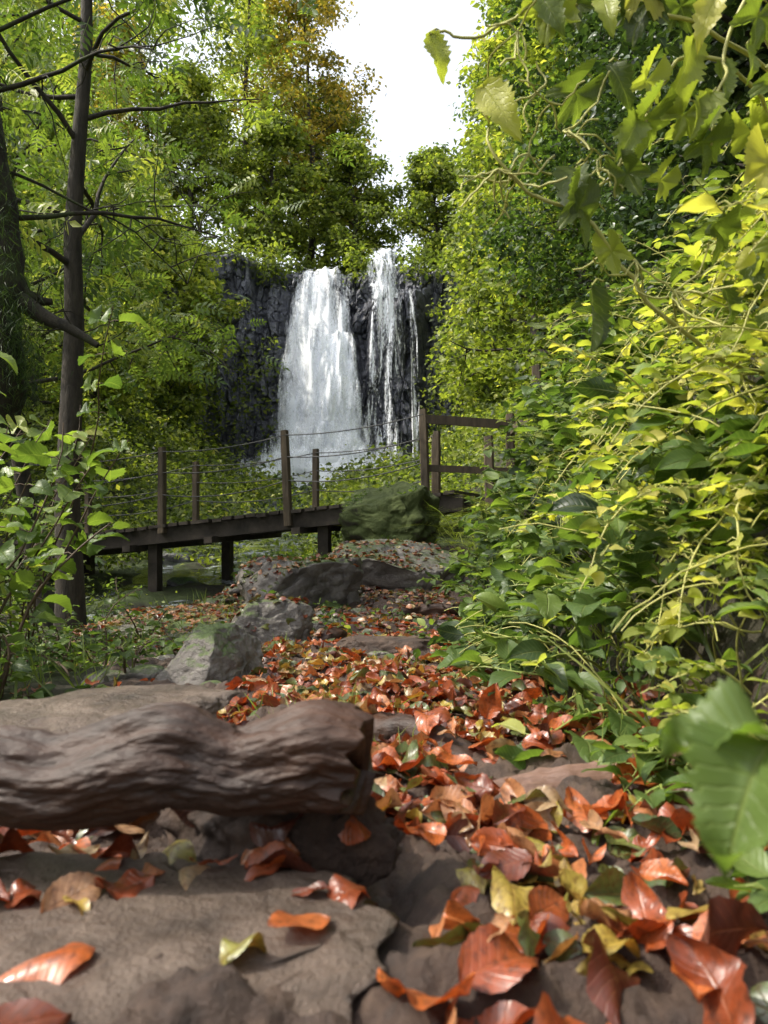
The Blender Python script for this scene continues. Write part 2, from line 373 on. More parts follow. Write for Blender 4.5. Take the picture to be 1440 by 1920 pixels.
rock('stone_slab',(-.16,.50,-.31),(.17,.12,.06),M_slab,seed=39,rot=.4,top=.6,cuts=9,rough=.08)
rock('stone_slab',(-.30,.40,-.30),(.16,.08,.05),M_slab,seed=41,rot=-.3,top=.6,cuts=9,rough=.08)
rock('stone_slab',(-.33,.86,-.255),(.19,.12,.05),M_slab,seed=34,rot=.1,top=.6)
rock('stone_slab',(.01,.53,-.335),(.10,.12,.035),M_slab,seed=35,rot=.3,top=.6)
rock('stone',(.225,.70,-.335),(.045,.04,.028),M_slab,seed=36)
rock('stone',(-.08,1.35,-.39),(.06,.05,.03),M_slab,seed=37)
rock('earth_bank',(-.10,.66,-.27),(.12,.10,.075),M_soil,seed=38,rough=.12)
rock('earth_bank',(-.045,.60,-.27),(.05,.035,.05),M_soil,seed=48,rough=.15)
# rocks bed in the stream and at base of fall
B=Batch();r=np.random.default_rng(3)
for i in range(70):
    y=r.uniform(9,37);x=r.uniform(-6,.8)-.02*y;s=r.uniform(.2,.55)*(.6+y/40)
    V,F=rockV((x,y,float(hgt(x,y))+.1*s),(s,s,s*.6),r.uniform(0,6),i,8,3);B.add(V,F)
for i in range(46):
    x=r.uniform(-8.5,2.0);y=r.uniform(32.5,38);s=r.uniform(.35,1.0)
    V,F=rockV((x,y,1.15+.2*s+(y-34)*.06),(s,s*.9,s*.65),r.uniform(0,6),i+90,9,3);B.add(V,F)
B.out('stream_rocks',M_wet)
B=Batch()
for i in range(150):
    t=r.uniform(0,1)**.8;y=.7+t*4.4;x=r.uniform(-.2-.28*y,.33);s=r.uniform(.012,.04)*(1+y*.4)
    if x<.0 and y<.9: continue
    V,F=rockV((x,y,float(hgt(x,y))+.01),(s,s,s*.45),r.uniform(0,6),i,8,3);B.add(V,F)
B.out('path_stones',M_rock)
# stream
sy=np.linspace(4,38,120);su=np.linspace(-1,1,14);SY,SU=np.meshgrid(sy,su,indexing='ij')
cx=np.interp(SY,[4,8,14,25,38],[-3.1,-2.3,-2.6,-3,-2.6]);SX=cx+SU*np.interp(SY,[4,10,30,38],[.9,1.1,1.5,4.5])
SZ=np.interp(SY,[4,9,15,25,36,38],[-1.08,-.99,-.46,.08,1.05,1.25])+.03*fbm(SX*2,SY*2)
build('stream',np.stack([SX,SY,SZ],-1).reshape(-1,3),gridf(120,14),M_stream)
# ---------------------------------------------------------------- cliff
def cells(x,z,s=0):
    i=np.floor(x).astype(int);j=np.floor(z).astype(int);F1=np.full(x.shape,9.);F2=np.full(x.shape,9.);ID=np.zeros(x.shape)
    for a in (-1,0,1):
        for b in (-1,0,1):
            ci=i+a;cj=j+b
            px=ci+.5+.42*(2*_h(ci,cj,cj*0+1,s)-1);pz=cj+.5+.42*(2*_h(ci,cj,cj*0+2,s)-1)
            d=np.maximum(abs(px-x),abs(pz-z)*.9)+.25*np.hypot(px-x,pz-z);idv=_h(ci,cj,cj*0+3,s)
            n=d<F1;F2=np.where(n,F1,np.minimum(F2,d));ID=np.where(n,idv,ID);F1=np.where(n,d,F1)
    return F1,F2,ID
cxs=np.linspace(-17,9,700);cz=np.linspace(0,1,360)
CX,CT=np.meshgrid(cxs,cz)
topz=12.7+.45*vn(CX*.5,0,0,3)+.25*vn(CX*1.7,0,0,5)-.5*np.exp(-((CX+3.2)/1.3)**2)+.03*np.abs(CX+2)
CZ=.3+CT*(topz-.3)
xw=CX+.10*fbm(CX*.8,CZ*.5,0,2);zw=CZ+.5*fbm(CX*.9,CZ*.6,0,8)
f1,f2,idd=cells(xw/.5,zw/2.4,4);g1,g2,id2=cells(xw/.27+5,zw/.55,9);h1,h2,id3=cells(xw/2.3,zw/3.4,14)
CY=39.9-.028*(CX+2.2)**2-.5*idd-.28*id2-1.1*id3+.14*(1-sm((f2-f1)/.2))+.05*(1-sm((g2-g1)/.2))-.25*fbm(CX*.6,CZ*.5,0,31)+.06*fbm(CX*5,CZ*5,0,33,2)
CY-=1.3*sm((CX+1.1)/.6)*sm((2.3-CX)/.8)*sm((11.2-CZ)/.5)
CY-=.9*sm((11.6-CZ)/.3)*sm((CZ-7)/4)*sm((CX-.2)/.4)*sm((2.4-CX)/.6)
CY-=.8*sm((-4.7-CX)/.8)
CY-=2.2*sm((3.2-CZ)/3)
CY+=.9*sm((CZ-topz+.5)/.5)
build('cliff',np.stack([CX,CY,CZ],-1).reshape(-1,3),gridf(360,700),M_cliff,smooth=False)
# ---------------------------------------------------------------- waterfall
wf=empty('waterfall')
def sheet(name,mat,zt,zb,lt,rt,lb,rb,y0,fwd,seed,bot=.15,nx=50,nz=140,pw=.8):
    t=np.linspace(0,1,nz);u=np.linspace(-1,1,nx);T,U=np.meshgrid(t,u,indexing='ij')
    L=lt+(lb-lt)*T**pw;R=rt+(rb-rt)*T**pw
    Xs=L+(R-L)*(U*.5+.5)+.10*vn(U*3,T*6,0,seed)
    Zs=zt+(zb-zt)*T**1.25-.12*vn(U*4,0,0,seed)*(T<.02)
    Ys=y0-fwd*np.sqrt(T)+.35*fbm(U*3,T*2.2,0,seed+2,3)-.25*(1-U*U)
    lu=np.stack([U,T,np.full_like(T,bot)],-1).reshape(-1,3)
    build(name,np.stack([Xs,Ys,Zs],-1).reshape(-1,3),gridf(nz,nx),mat,True,None,lu,wf)
sheet('main_curtain',M_fall,12.4,1.3,-4.6,-1.95,-5.6,-1.0,38.0,1.6,1,.25)
sheet('main_curtain_front',M_fall2,12.3,1.3,-4.7,-2.0,-5.9,-.8,37.5,1.9,5,.25)
sheet('lower_curtain',M_fall,8.8,1.3,-3.0,-1.45,-3.6,-.7,36.4,.9,9,.2)
sheet('lower_spray',M_fall2,8.7,1.3,-3.1,-1.3,-4.2,-.2,35.8,.9,12,.3)
sheet('right_streams',M_thin,12.7,1.5,-1.15,.9,-1.5,1.6,36.5,.7,15,.05)
sheet('right_cap',M_fall2,12.9,10.4,-.9,.75,-1.2,1.1,36.5,.5,19,.0)
sheet('right_edge_stream',M_thin,10.6,1.5,1.0,1.5,1.2,2.0,35.6,.4,23,.1)
sheet('base_spray',M_fall2,5.0,.9,-5.2,-.2,-7.2,1.8,35.2,1.6,27,.65)
sheet('base_spray_front',M_fall2,3.8,.9,-5.8,.4,-6.8,1.6,34.4,1.2,31,.65)
# ---------------------------------------------------------------- footbridge
br=empty('wooden_footbridge')
def ny_(x): return 8.8-(x+3.7)*.286
def dz(x): return -.25+.11*(x+3.5)
def boxV(c,ax,ay,az,bev=.0):
    c=np.array(c,float);ax,ay,az=[np.array(q,float) for q in (ax,ay,az)]
    V=[];
    for sx in(-1,1):
        for sy_ in(-1,1):
            for sz in(-1,1): V.append(c+ax*sx+ay*sy_+az*sz)
    F=np.array([[0,1,3],[0,3,2],[4,6,7],[4,7,5],[0,4,5],[0,5,1],[2,3,7],[2,7,6],[0,2,6],[0,6,4],[1,5,7],[1,7,3]])
    return np.array(V),F
ud=unit(np.array([4.2,-1.2,.46]));wd=unit(np.array([.27,.96,0]));up=np.array([0,0,1.])
B=Batch();r=np.random.default_rng(8)
x=-5.4
while x<.75:
    c=np.array([x,ny_(x),dz(x)])+wd*(.82+r.uniform(-.03,.03))+up*(-.018+r.uniform(-.008,.008))
    V,F=boxV(c,unit(ud+wd*r.uniform(-.02,.02))*.056,wd*.90,up*.018+ud*r.uniform(-.001,.001));B.add(V,F);x+=.132
B.out('deck_planks',M_bridge,br,False)
B=Batch()
a=np.array([-5.5,ny_(-5.5),dz(-5.5)]);b=np.array([.8,ny_(.8),dz(.8)])
for k,w in enumerate((0.03,.8,1.6)):
    c=(a+b)/2+wd*w-up*.125;V,F=boxV(c,(b-a)/2,wd*.045,up*.085);B.add(V,F)
for x in (-4.9,-3.9,-2.9,-1.9,-.9,.1):
    c=np.array([x,ny_(x),dz(x)-.235])+wd*.8;V,F=boxV(c,ud*.05,wd*.95,up*.035);B.add(V,F)
B.out('stringers',M_bridge,br,False)
B=Batch()
for x,w,zz in ((-.69,.15,-.95),(-2.72,.15,-1.3),(-.55,1.5,-.9),(-2.5,1.5,-1.3),(-4.8,.15,-1.3),(-4.6,1.5,-1.3)):
    t=dz(x)-.2;c=np.array([x,ny_(x),(t+zz)/2])+wd*w;V,F=boxV(c,ud*.06,wd*.06,up*(t-zz)/2);B.add(V,F)
B.out('piers',M_bridge,br,False)
def post(B,base,top,w=.042):
    base=np.array(base,float);top=np.array(top,float);n=7;pts=base+(top-base)*np.linspace(0,1,n)[:,None]
    V=[];ax=ud*w;ay=wd*w
    ang=[(-1,-.75),(-.75,-1),(.75,-1),(1,-.75),(1,.75),(.75,1),(-.75,1),(-1,.75)]
    for i,p in enumerate(pts):
        s=1 if i<n-1 else .9
        V+= [p+(ax*q[0]+ay*q[1])*s*(1+.04*r.uniform(-1,1)) for q in ang]
    T=[]
    for i in range(n-1):
        for j in range(8):
            a_=i*8+j;b_=i*8+(j+1)%8;T+=[[a_,b_,b_+8],[a_,b_+8,a_+8]]
    m_=(n-1)*8;T+=[[m_,m_+j,m_+j+1] for j in range(1,7)]
    B.add(V,T)
B=Batch()
P_near=[(-4.35,8.92,.62,-.5,0),(-2.52,8.40,.735,-.24,.0),(-1.03,7.98,.88,-.15,-.045),(.43,7.56,1.05,-.0,-.03)]
P_far=[(-4.3,10.75,.5,-.4,0),(-2.62,10.30,.70,-.2,0),(-.90,9.75,.83,-.1,0),(.62,8.7,.95,0,0)]
for (x,y,t,b_,ln) in P_near+P_far:
    post(B,(x,y,b_),(x+ln,y,t),.040)
B.out('posts',M_post,br,False)
B=Batch()
def cable(a,b,sag,rad=.0065):
    a=np.array(a);b=np.array(b);t=np.linspace(0,1,14)[:,None];p=a+(b-a)*t;p[:,2]-=sag*4*(t*(1-t))[:,0];B.tube(p,rad,5)
for L in (P_near,P_far):
    for i in range(3):
        for q,f in enumerate((.06,.32,.6)):
            A=L[i];C=L[i+1];ha=A[2]-f*.9;hc=C[2]-f*.9
            cable((A[0]+A[4]*(1-f),A[1]-.035,ha),(C[0]+C[4]*(1-f),C[1]-.035,hc),.05+.015*q)
B.out('cables',M_cable,br)
fe=empty('wooden_fence');B=Batch()
for p,q in (((.56,7.95,-.1),(.56,7.95,.83)),((1.33,7.7,0),(1.31,7.7,1.02)),((1.56,7.2,.1),(1.48,7.2,1.42)),((1.05,7.3,0),(1.03,7.3,.75))): post(B,p,q,.045)
B.out('fence_posts',M_post,fe,False);B=Batch()
for a,b,h in (((.40,7.54,.95),(1.36,7.66,.90),.045),((1.30,7.62,.84),(1.62,7.1,1.1),.04),((.45,7.6,.45),(1.3,7.64,.42),.035)):
    a=np.array(a);b=np.array(b);V,F=boxV((a+b)/2,(b-a)/2,np.array([0,.022,0]),up*h);B.add(V,F)
B.out('fence_rails',M_post,fe,False)
# ---------------------------------------------------------------- logs & roots
def log(name,pts,rads,mat,seed,k=64,n=160,amp=.18,flat=1.0,freq=1.0,ends=6,mid=.4,fine=.10):
    pts=np.array(pts,float);s=np.linspace(0,len(pts)-1,n);ii=np.arange(len(pts))
    C=np.stack([np.interp(s,ii,pts[:,q]) for q in range(3)],-1)
    kw=max(15,(n//18)|1);hk=kw//2;ker=np.ones(kw)/kw
    for q in range(3):
        c=np.pad(C[:,q],hk,mode='reflect',reflect_type='odd');C[:,q]=np.convolve(c,ker,'valid')
    R=np.convolve(np.pad(np.interp(s,ii,rads),hk,mode='edge'),ker,'valid')
    d=unit(np.gradient(C,axis=0));a=unit(np.cross(d,[0,0,1.]));b=np.cross(a,d)
    th=np.linspace(0,2*math.pi,k,endpoint=False)
    ln=np.concatenate([[0],np.cumsum(np.linalg.norm(np.diff(C,axis=0),axis=1))])
    L,TH=np.meshgrid(ln,th,indexing='ij')
    r0=rads[0]
    dsp=1+amp*fbm(L/r0*.35*freq,np.cos(TH)*1.3,np.sin(TH)*1.3,seed,3)+amp*mid*fbm(L/r0*.8,np.cos(TH)*3,np.sin(TH)*3,seed+5,4)+amp*fine*fbm(L/r0*3,np.cos(TH)*16,np.sin(TH)*16,seed+7,3)
    e=np.minimum(1,np.minimum(np.arange(n),n-1-np.arange(n))/ends);e=(1-(1-e)**2.5)*.999+.001
    rr=(R*e)[:,None]*dsp
    V=C[:,None]+rr[...,None]*(a[:,None]*np.cos(TH)[...,None]+flat*b[:,None]*np.sin(TH)[...,None])
    V+=(d[:,None]*(r0*.35*fbm(np.cos(TH)*2,np.sin(TH)*2,0,seed+1,3)*(ln/ln[-1])[:,None]**8)[...,None])
    i=np.arange(n-1)[:,None]*k;j=np.arange(k)[None];j2=(j+1)%k
    F=np.stack([i+j,i+k+j,i+k+j2,i+j2],-1).reshape(-1,4)
    return build(name,V.reshape(-1,3),F,mat)
log('fallen_log',[(-.75,.60,-.185),(-.5,.585,-.19),(-.33,.57,-.198),(-.24,.56,-.207),(-.16,.56,-.184),(-.11,.56,-.198),(-.05,.565,-.19),(-.012,.565,-.198)],[.044,.046,.038,.034,.045,.037,.043,.038],M_log,3,160,520,.27,.95,1.0,10,.22,.12)
log('log_step',[(.10,.86,-.365),(.2,.88,-.36),(.32,.91,-.35),(.48,.95,-.33)],[.042,.045,.045,.04],M_log2,8,96,240,.2)
log('tree_root',[(-.10,1.22,-.40),(-.02,1.17,-.355),(.05,1.12,-.335),(.12,1.05,-.365),(.17,1.0,-.42)],[.022,.034,.032,.028,.018],M_log,14,40,100,.2)
log('tree_root',[(-.27,2.62,-.50),(-.21,2.55,-.445),(-.16,2.6,-.43),(-.13,2.7,-.49)],[.02,.032,.03,.02],M_log,15,32,60,.2)
log('tree_root',[(-.1,3.9,-.58),(.05,3.8,-.53),(.2,3.9,-.52),(.42,3.8,-.50)],[.03,.035,.04,.03],M_log,16,32,60,.2)
# ---------------------------------------------------------------- leaf litter
bpy.context.view_layer.update();dg=bpy.context.evaluated_depsgraph_get()
def drop(x,y,z0=1.2):
    ok,loc,nor,_,ob,_=scene.ray_cast(dg,Vector((x,y,z0)),Vector((0,0,-1)))
    return (np.array(loc),np.array(nor),ob.name if ob else '') if ok else None
B=Batch();r=np.random.default_rng(77)
def putleaf(x,y,size,tint,tm,off=.004,tilt=.35,D=None,z0=.3,logs=True):
    h=drop(x,y,z0)
    if h is None:return
    p,n,nm=h;n=n if n[2]>0 else -n
    if not logs and (nm.startswith('fallen_log') or nm.startswith('log_') or nm.startswith('boulder') or nm.startswith('tree_root')) and r.random()<.85: return
    n=n+r.normal(size=3)*tilt
    if D is None: a=r.uniform(0,6.283);D=np.array([math.cos(a),math.sin(a),r.normal()*.15])
    R=basis(np.array([D]),np.array([n]));p=p+np.array([0,0,off])
    B.inst(tm,np.array([p])-R[:,:,1]*size*.5,R,np.array([size]),np.array([tint]))
def ttint(green=.12):
    q=r.random()
    if q<green: return r.uniform(.82,1)
    if q<green+.16: return r.uniform(.66,.80)
    return np.clip(r.normal(.44,.18),.0,.66)
def lt():
    return LIT[r.integers(8)] if r.random()<.78 else WIL[r.integers(2)]
for i in range(900):
    y=.36+r.random()**.8*1.0;x=r.uniform(.0,.48)
    if y<.5 and x<.03: continue
    if y>.7: x=r.uniform(-.02,.42)
    if y>.76 and y<.98 and .1<x and r.random()<.9: continue
    dens=vn(x*8,y*8,0,6)
    if dens<-.2 and r.random()<.7: continue
    putleaf(x,y,r.uniform(.026,.056),ttint(.22),lt(),r.uniform(.003,.02),.36,logs=False)
for i in range(1700):
    y=1.05+r.random()*1.6;x=r.uniform(-.28,.38)*(1 if y<2 else 1.25)-.02
    if vn(x*5,y*5,0,16)<-.15 and r.random()<.9: continue
    putleaf(x,y,r.uniform(.03,.052),ttint(.28),lt(),r.uniform(.002,.016),.3,logs=False)
for i in range(5600):
    y=2.4+r.random()*3.1;x=r.uniform(-1.5,.42)
    q=r.random();left=x<-.25 or y>3.6
    tt=ttint(.28) if not left else (r.uniform(.89,1) if q<.36 else (r.uniform(.68,.82) if q<.72 else r.uniform(.0,.45)))
    if vn(x*3,y*3,0,26)<.05 and r.random()<(.55 if left else .5): continue
    putleaf(x,y,r.uniform(.028,.052),tt,LITS[r.integers(4)],r.uniform(.002,.010),.25,logs=True)
for i in range(110):
    putleaf(r.uniform(-.5,-.02),r.uniform(.5,.8),r.uniform(.035,.055),ttint(.1),lt(),.003,.3,z0=-.245)
for i in range(40):
    putleaf(r.uniform(-.9,-.35),r.uniform(1.0,1.8),r.uniform(.04,.055),ttint(.3),lt(),.003,.3,logs=False)
for x,y,s,t,k in ((-.055,.475,.046,.62,6),(-.085,.455,.04,.90,3),(-.205,.44,.062,.55,5),(-.195,.385,.06,.25,6),(.07,.44,.06,.45,0),(.045,.47,.055,.97,6),(.02,.42,.055,.6,1),(.14,.45,.06,.22,3),(.17,.5,.06,.4,4),(.2,.48,.055,.45,2),(.23,.42,.06,.97,6),(.25,.47,.055,.84,0),(.11,.5,.05,.3,5),(.12,.41,.06,.55,0),(.19,.42,.06,.35,1),(.22,.52,.055,.85,6),(.08,.58,.05,.98,6),(.06,.40,.06,.4,2),(.09,.37,.055,.5,7),(.16,.38,.06,.3,0)):
    putleaf(x,y,s,t,LIT[k],.006,.12,z0=-.246 if x<0 else .3)
# individually posed leaves
def posed(B,p,D,Nn,s,t,tm):
    B.inst(tm,np.array([p],float),basis(np.array([D],float),np.array([Nn],float)),np.array([s]),np.array([t]))
posed(B,(.125,.70,-.275),(.25,-.15,-.9),(-.2,-1,.2),.072,.58,LIT[0])
posed(B,(.335,.86,-.30),(-1,-.1,-.25),(-.1,-.5,1),.075,.55,LIT[2])
posed(B,(.30,.88,-.30),(.6,-.1,.35),(-.1,-.8,.7),.05,.5,LIT[1])
posed(B,(.16,1.15,-.32),(.3,-.1,1),(-.4,-1,.1),.06,.5,LIT[2])
B.out('fallen_leaves',M_lit)
# ---------------------------------------------------------------- vegetation generators
def randunit(n,r): return unit(r.normal(size=(n,3)))
def cloud(B,tm,C,spread,n,size,tb,r,tv=.12,cv=.12,dz_=-.25,up_=.8,svar=.35):
    C=np.asarray(C,float);k=len(C)
    if k==0:return
    P=np.repeat(C,n,0)+r.normal(size=(k*n,3))*np.asarray(spread)
    D=randunit(k*n,r);D[:,2]=D[:,2]*.5+dz_
    Nn=randunit(k*n,r)+np.array([0,0,up_*1.3])
    t=np.clip(tb+np.repeat(r.normal(size=k)*cv,n)+r.normal(size=k*n)*tv,0,1)
    S=size*(1+svar*r.uniform(-1,1,k*n))
    if isinstance(tm,list):
        w=r.integers(len(tm),size=k*n)
        for q in range(len(tm)): m_=w==q;B.inst(tm[q],P[m_],basis(D[m_],Nn[m_]),S[m_],t[m_])
    else: B.inst(tm,P,basis(D,Nn),S,t)
def curve(p0,d,L,n,r,wig=.15,grav=0.0):
    p=[np.array(p0,float)];d=unit(np.array(d,float));st=L/(n-1)
    for i in range(n-1):
        d=unit(d+r.normal(size=3)*wig+np.array([0,0,grav]));p.append(p[-1]+d*st)
    return np.array(p)
def tree(name,base,H,tr,cb,cr,nl,leaf,size,per,mat,bark=M_bark,seed=0,tb=.5,lean=(0,0),sub=4,spread=.16,prof=None,maxz=None,azf=None,clmp=3,keep=None,bend=1.0):
    r=np.random.default_rng(seed);e=empty(name);T=Batch();Lf=Batch()
    n=12;t=np.linspace(0,1,n);base=np.array(base,float)
    w=np.cumsum(r.normal(size=(n,2))*.012*H*bend,0);w[0]=0
    P=np.stack([base[0]+lean[0]*t*H+w[:,0],base[1]+lean[1]*t*H+w[:,1],base[2]-.2+t*H],-1)
    T.tube(P,tr*(1-t*.88)*(1+.35*np.exp(-t*14)),10)
    C=[]
    for i in range(nl):
        f=cb+(1-cb)*((i+.5)/nl)
        g=(f-cb)/(1-cb);pf=(math.sin(math.pi*min(1,g*.82+.18))**.7) if prof is None else prof(g)
        p0=np.array([np.interp(f,t,P[:,q]) for q in range(3)])
        az=i*2.4+r.uniform(-.4,.4) if azf is None else azf(i,r)
        L=cr*pf*r.uniform(.6,1.15)
        b=curve(p0,(math.cos(az),math.sin(az),r.uniform(.1,.7)),L,8,r,.13,-.02)
        if keep is not None and not keep(b[-1]):continue
        br_=tr*(1-f*.85)*.4
        T.tube(b,np.linspace(br_,br_*.2,8),5)
        for s_ in range(sub):
            q=r.uniform(.25,1);p1=np.array([np.interp(q*7,range(8),b[:,c]) for c in range(3)])
            d=unit(r.normal(size=3)*.8+unit(b[-1]-b[0])*.7)
            b2=curve(p1,d,L*.38*r.uniform(.6,1.2),5,r,.2,-.03)
            if keep is not None and not keep(b2[-1]):continue
            T.tube(b2,np.linspace(br_*.35,br_*.1,5),4)
            for c in range(clmp): C.append(b2[min(4,1+c)]+r.normal(size=3)*.04*cr)
        C.append(b[-1])
    C=np.array(C)
    if maxz is not None: C=C[C[:,2]<maxz]
    cloud(Lf,leaf,C,np.array([1,1,.6])*spread*cr*.55,per,size,tb,r,.13,.16)
    T.out('trunk_and_limbs',bark,e);Lf.out('leaves',mat,e);return e
# plateau trees over the fall
tp=[(-4.9,46.5,21,4.2,M_aut,.3,1),(-9.5,48,25,5,M_yelf,.6,2),(-14.5,46,24,5.2,M_yelf,.5,3),(-1.4,43.8,9,2.8,M_yelf,.45,4),(-6.5,43.2,10,3.2,M_yelf,.45,5),(-11.5,43,13,4,M_yelf,.45,6),(-20,48,24,5.5,M_yelf,.5,7),(-26,46,25,6,M_midf,.5,8),(-8,53,25,5,M_yelf,.7,9),(3.2,43.5,8,3,M_yelf,.4,10),(8,45,15,5,M_midf,.55,11),(-17,42.5,15,4.5,M_aut,.2,13),(-3.6,50,15,3.6,M_yelf,.55,14)]
for x,y,H,cr,mt,tb,sd in tp:
    tree('beech_tree',(x,y,float(hgt(x,y)) if y>41.5 else 12.6),H,.26,.12 if H<16 else .2,cr,36,RH,.28,22,mt,seed=sd,tb=tb,spread=.17,sub=5)
# right wall trees
rt=[(6.0,32,17,4.8,M_yelf,.45,31,.30),(4.6,25,14.5,3.6,M_yelf,.5,32,.23),(4.0,19,12,3.1,M_yelf,.42,33,.18),(3.5,14.5,9.5,2.6,M_yelf,.42,34,.14),(8,22,15,4,M_midf,.5,35,.26),(7.5,14,14,4,M_midf,.4,36,.2)]
for x,y,H,cr,mt,tb,sd,ls in rt:
    tree('hazel_tree',(x,y,float(hgt(x,y))-.5),H,.16,.03,cr,44,RH,ls,38,mt,seed=sd,tb=tb,spread=.15,sub=5,prof=lambda g:(1-g*.75)**.8 if g>.1 else .8)
for x,y,H,cr,mt,tb,sd,ls in ((3.7,9.8,8.5,2.2,M_midf,.3,41,.10),(3.0,6.8,6.0,1.75,M_darkf,.5,42,.07),(2.6,4.6,4.8,1.4,M_darkf,.45,43,.055),(4.8,7.2,9,2.6,M_darkf,.5,44,.09),(2.2,3.2,4.0,1.2,M_dark,.5,45,.05),(3.6,4.6,6.5,2.,M_darkf,.4,46,.07),(1.7,2.4,3.4,.85,M_dark,.5,47,.045),(1.45,1.9,2.6,.6,M_dark,.5,48,.04)):
    tree('ivy_clad_tree',(x,y,float(hgt(x,y))-.5),H,.06,.03,cr,48,OV if y<5 else RH,ls,42,mt,seed=sd,tb=tb,spread=.16,sub=5,prof=lambda g:(1-g*.6) if g>.1 else .8)
# left side distant trees
for x,y,H,cr,mt,tb,sd,ls in ((-9.5,33,10,3.2,M_yelf,.5,51,.26),(-9.8,25,10,3.4,M_yelf,.45,52,.2),(-8.5,18,9,2.6,M_yelf,.45,53,.16),(-7.2,13,7,2.1,M_yelf,.38,54,.12),(-8.5,9,8,2.6,M_midf,.5,55,.11),(-15,30,17,5,M_yelf,.5,56,.30),(-13,16,13,4,M_yelf,.4,57,.2)):
    tree('ash_tree',(x,y,float(hgt(x,y))-.3),H,.14,.12,cr,34,RH,ls,26,mt,seed=sd,tb=tb,spread=.17,sub=5)
# near ash saplings with pinnate leaves
def kp(p): return p[0]<-.20*p[1] or p[2]>.48*p[1]+.15 and p[0]<-.15*p[1]
tree('ash_tree',(-1.70,4.0,-.75),5.4,.075,.36,1.5,26,PIN,.19,6,M_mid,seed=61,tb=.66,lean=(.02,.0),sub=4,spread=.22,prof=lambda g:1-.35*g,maxz=3.3,clmp=2,keep=kp,bend=.25)
tree('ash_tree',(-2.9,6.6,-1.0),6.8,.08,.32,2.0,32,PIN,.22,6,M_mid,seed=62,tb=.7,sub=4,spread=.22,prof=lambda g:1-.4*g,maxz=4.7,clmp=2,keep=kp)
tree('ash_tree',(-3.6,4.8,-.5),6.4,.08,.25,1.5,20,PIN,.22,6,M_mid,seed=64,tb=.6,sub=4,spread=.22,prof=lambda g:1-.4*g,maxz=3.8,clmp=2,keep=kp)
# mossy old tree on far left
e=empty('mossy_tree');T=Batch();r=np.random.default_rng(9)
tk=np.array([(-1.70,3.0,-.6),(-1.68,3.0,.2),(-1.56,3.02,.75),(-1.60,3.0,1.3),(-1.70,3.05,2.0),(-1.9,3.1,3.2),(-2.0,3.2,5)])
s=np.linspace(0,6,60);P=np.stack([np.interp(s,range(7),tk[:,q]) for q in range(3)],-1);P[:,:2]+=.03*np.stack([vn(s*1.5,0,0,1),vn(s*1.5,3,0,1)],-1)
T.tube(P,np.interp(s,[0,2,3,6],[.13,.12,.10,.05])*(1+.25*vn(s*3,1,0,2)+.1*vn(s*9,1,0,2)),16)
for p0,d,L,rr in (((-1.56,3,.95),(1,.2,-.35),.22,.05),((-1.54,3,.9),(.9,.1,-.9),.45,.045),((-1.6,3,1.2),(1,.3,.3),1.0,.013),((-1.66,3,1.7),(1,.1,.25),.9,.012),((-1.6,3,1.4),(.9,.5,-.1),.9,.008),((-1.7,3,1.9),(.8,.1,.7),1.1,.010)):
    b=curve(p0,d,L,10,r,.14,-.02);T.tube(b,np.linspace(rr,rr*.25,10),8)
    for q in range(9):
        p1=b[r.integers(3,10)];b2=curve(p1,unit(r.normal(size=3)+[.6,0,.1]),L*.4,6,r,.25);T.tube(b2,np.linspace(.0035,.0012,6),4)
T.out('trunk_and_limbs',M_barkm,e)
Ms=Batch();C=P[8:42]
cloud(Ms,GR,C+np.array([.05,-.08,0]),.055,120,.045,.22,r,dz_=-.9,up_=.1)
cloud(Ms,GR,curve((-1.5,2.95,.85),(.5,0,-1),.4,10,r,.1),.04,160,.05,.22,r,dz_=-.9,up_=.1)
Ms.out('moss',M_midf,e)
# ---------------------------------------------------------------- shrubs
def shrub(name,bases,dirs,L,leaf,size,nleaf,mat,seed,tb=.55,stem=M_stemb,sr=.005,grav=-.02,petiole=.3,wig=.1,droop=-.15,start=.25,tv=.17):
    r=np.random.default_rng(seed);e=empty(name);S=Batch();B=Batch()
    for b0,d0 in zip(bases,dirs):
        LL=L*r.uniform(.7,1.15);b=curve(b0,d0,LL,12,r,wig,grav);S.tube(b,np.linspace(sr,sr*.35,12),5)
        for i in range(nleaf):
            f=start+(1-start)*(i+.5)/nleaf;p=np.array([np.interp(f*11,range(12),b[:,c]) for c in range(3)])
            for sd in ((-1,1) if r.random()<.8 else (1,)):
                a=r.uniform(0,6.28);out=unit(np.array([math.cos(a),math.sin(a),r.uniform(-.2,.5)]))
                q=p+out*size*petiole;S.tube(np.array([p,(p+q)/2+[0,0,.004],q]),[sr*.3]*3,4)
                D=out+np.array([0,0,droop]);s=size*r.uniform(.5,1.15)
                tm=leaf[r.integers(len(leaf))]
                B.inst(tm,q[None],basis(D[None],(np.array([0,0,1.2])+r.normal(size=3)*.5)[None]),np.array([s]),np.array([np.clip(tb+r.normal()*tv,0,1)]))
    S.out('stems',stem,e);B.out('leaves',mat,e)
r=np.random.default_rng(101)
def ring(n,x0,x1,y0,y1,r,zo=0,out=(0,0,1),sp=.35):
    x=r.uniform(x0,x1,n);y=r.uniform(y0,y1,n);z=hgt(x,y)+zo
    return np.stack([x,y,z],-1),unit(np.array(out)+r.normal(size=(n,3))*sp*np.array([1,1,.3]))
b,d=ring(13,-1.4,-1.08,1.7,2.3,r,sp=.18);shrub('hazel_shrub',b,d,.98,HAZ+LOB[:1],.09,9,M_mid,5,.68)
b,d=ring(11,-1.05,-.80,1.35,1.7,r,out=(-.25,0,1),sp=.15);shrub('hazel_shrub',b,d,.50,HAZ+LOB,.07,8,M_mid,6,.6)
b,d=ring(16,-2.0,-1.45,2.4,3.3,r,sp=.2);shrub('hazel_shrub',b,d,1.35,LOB+HAZ,.10,10,M_mid,7,.6)
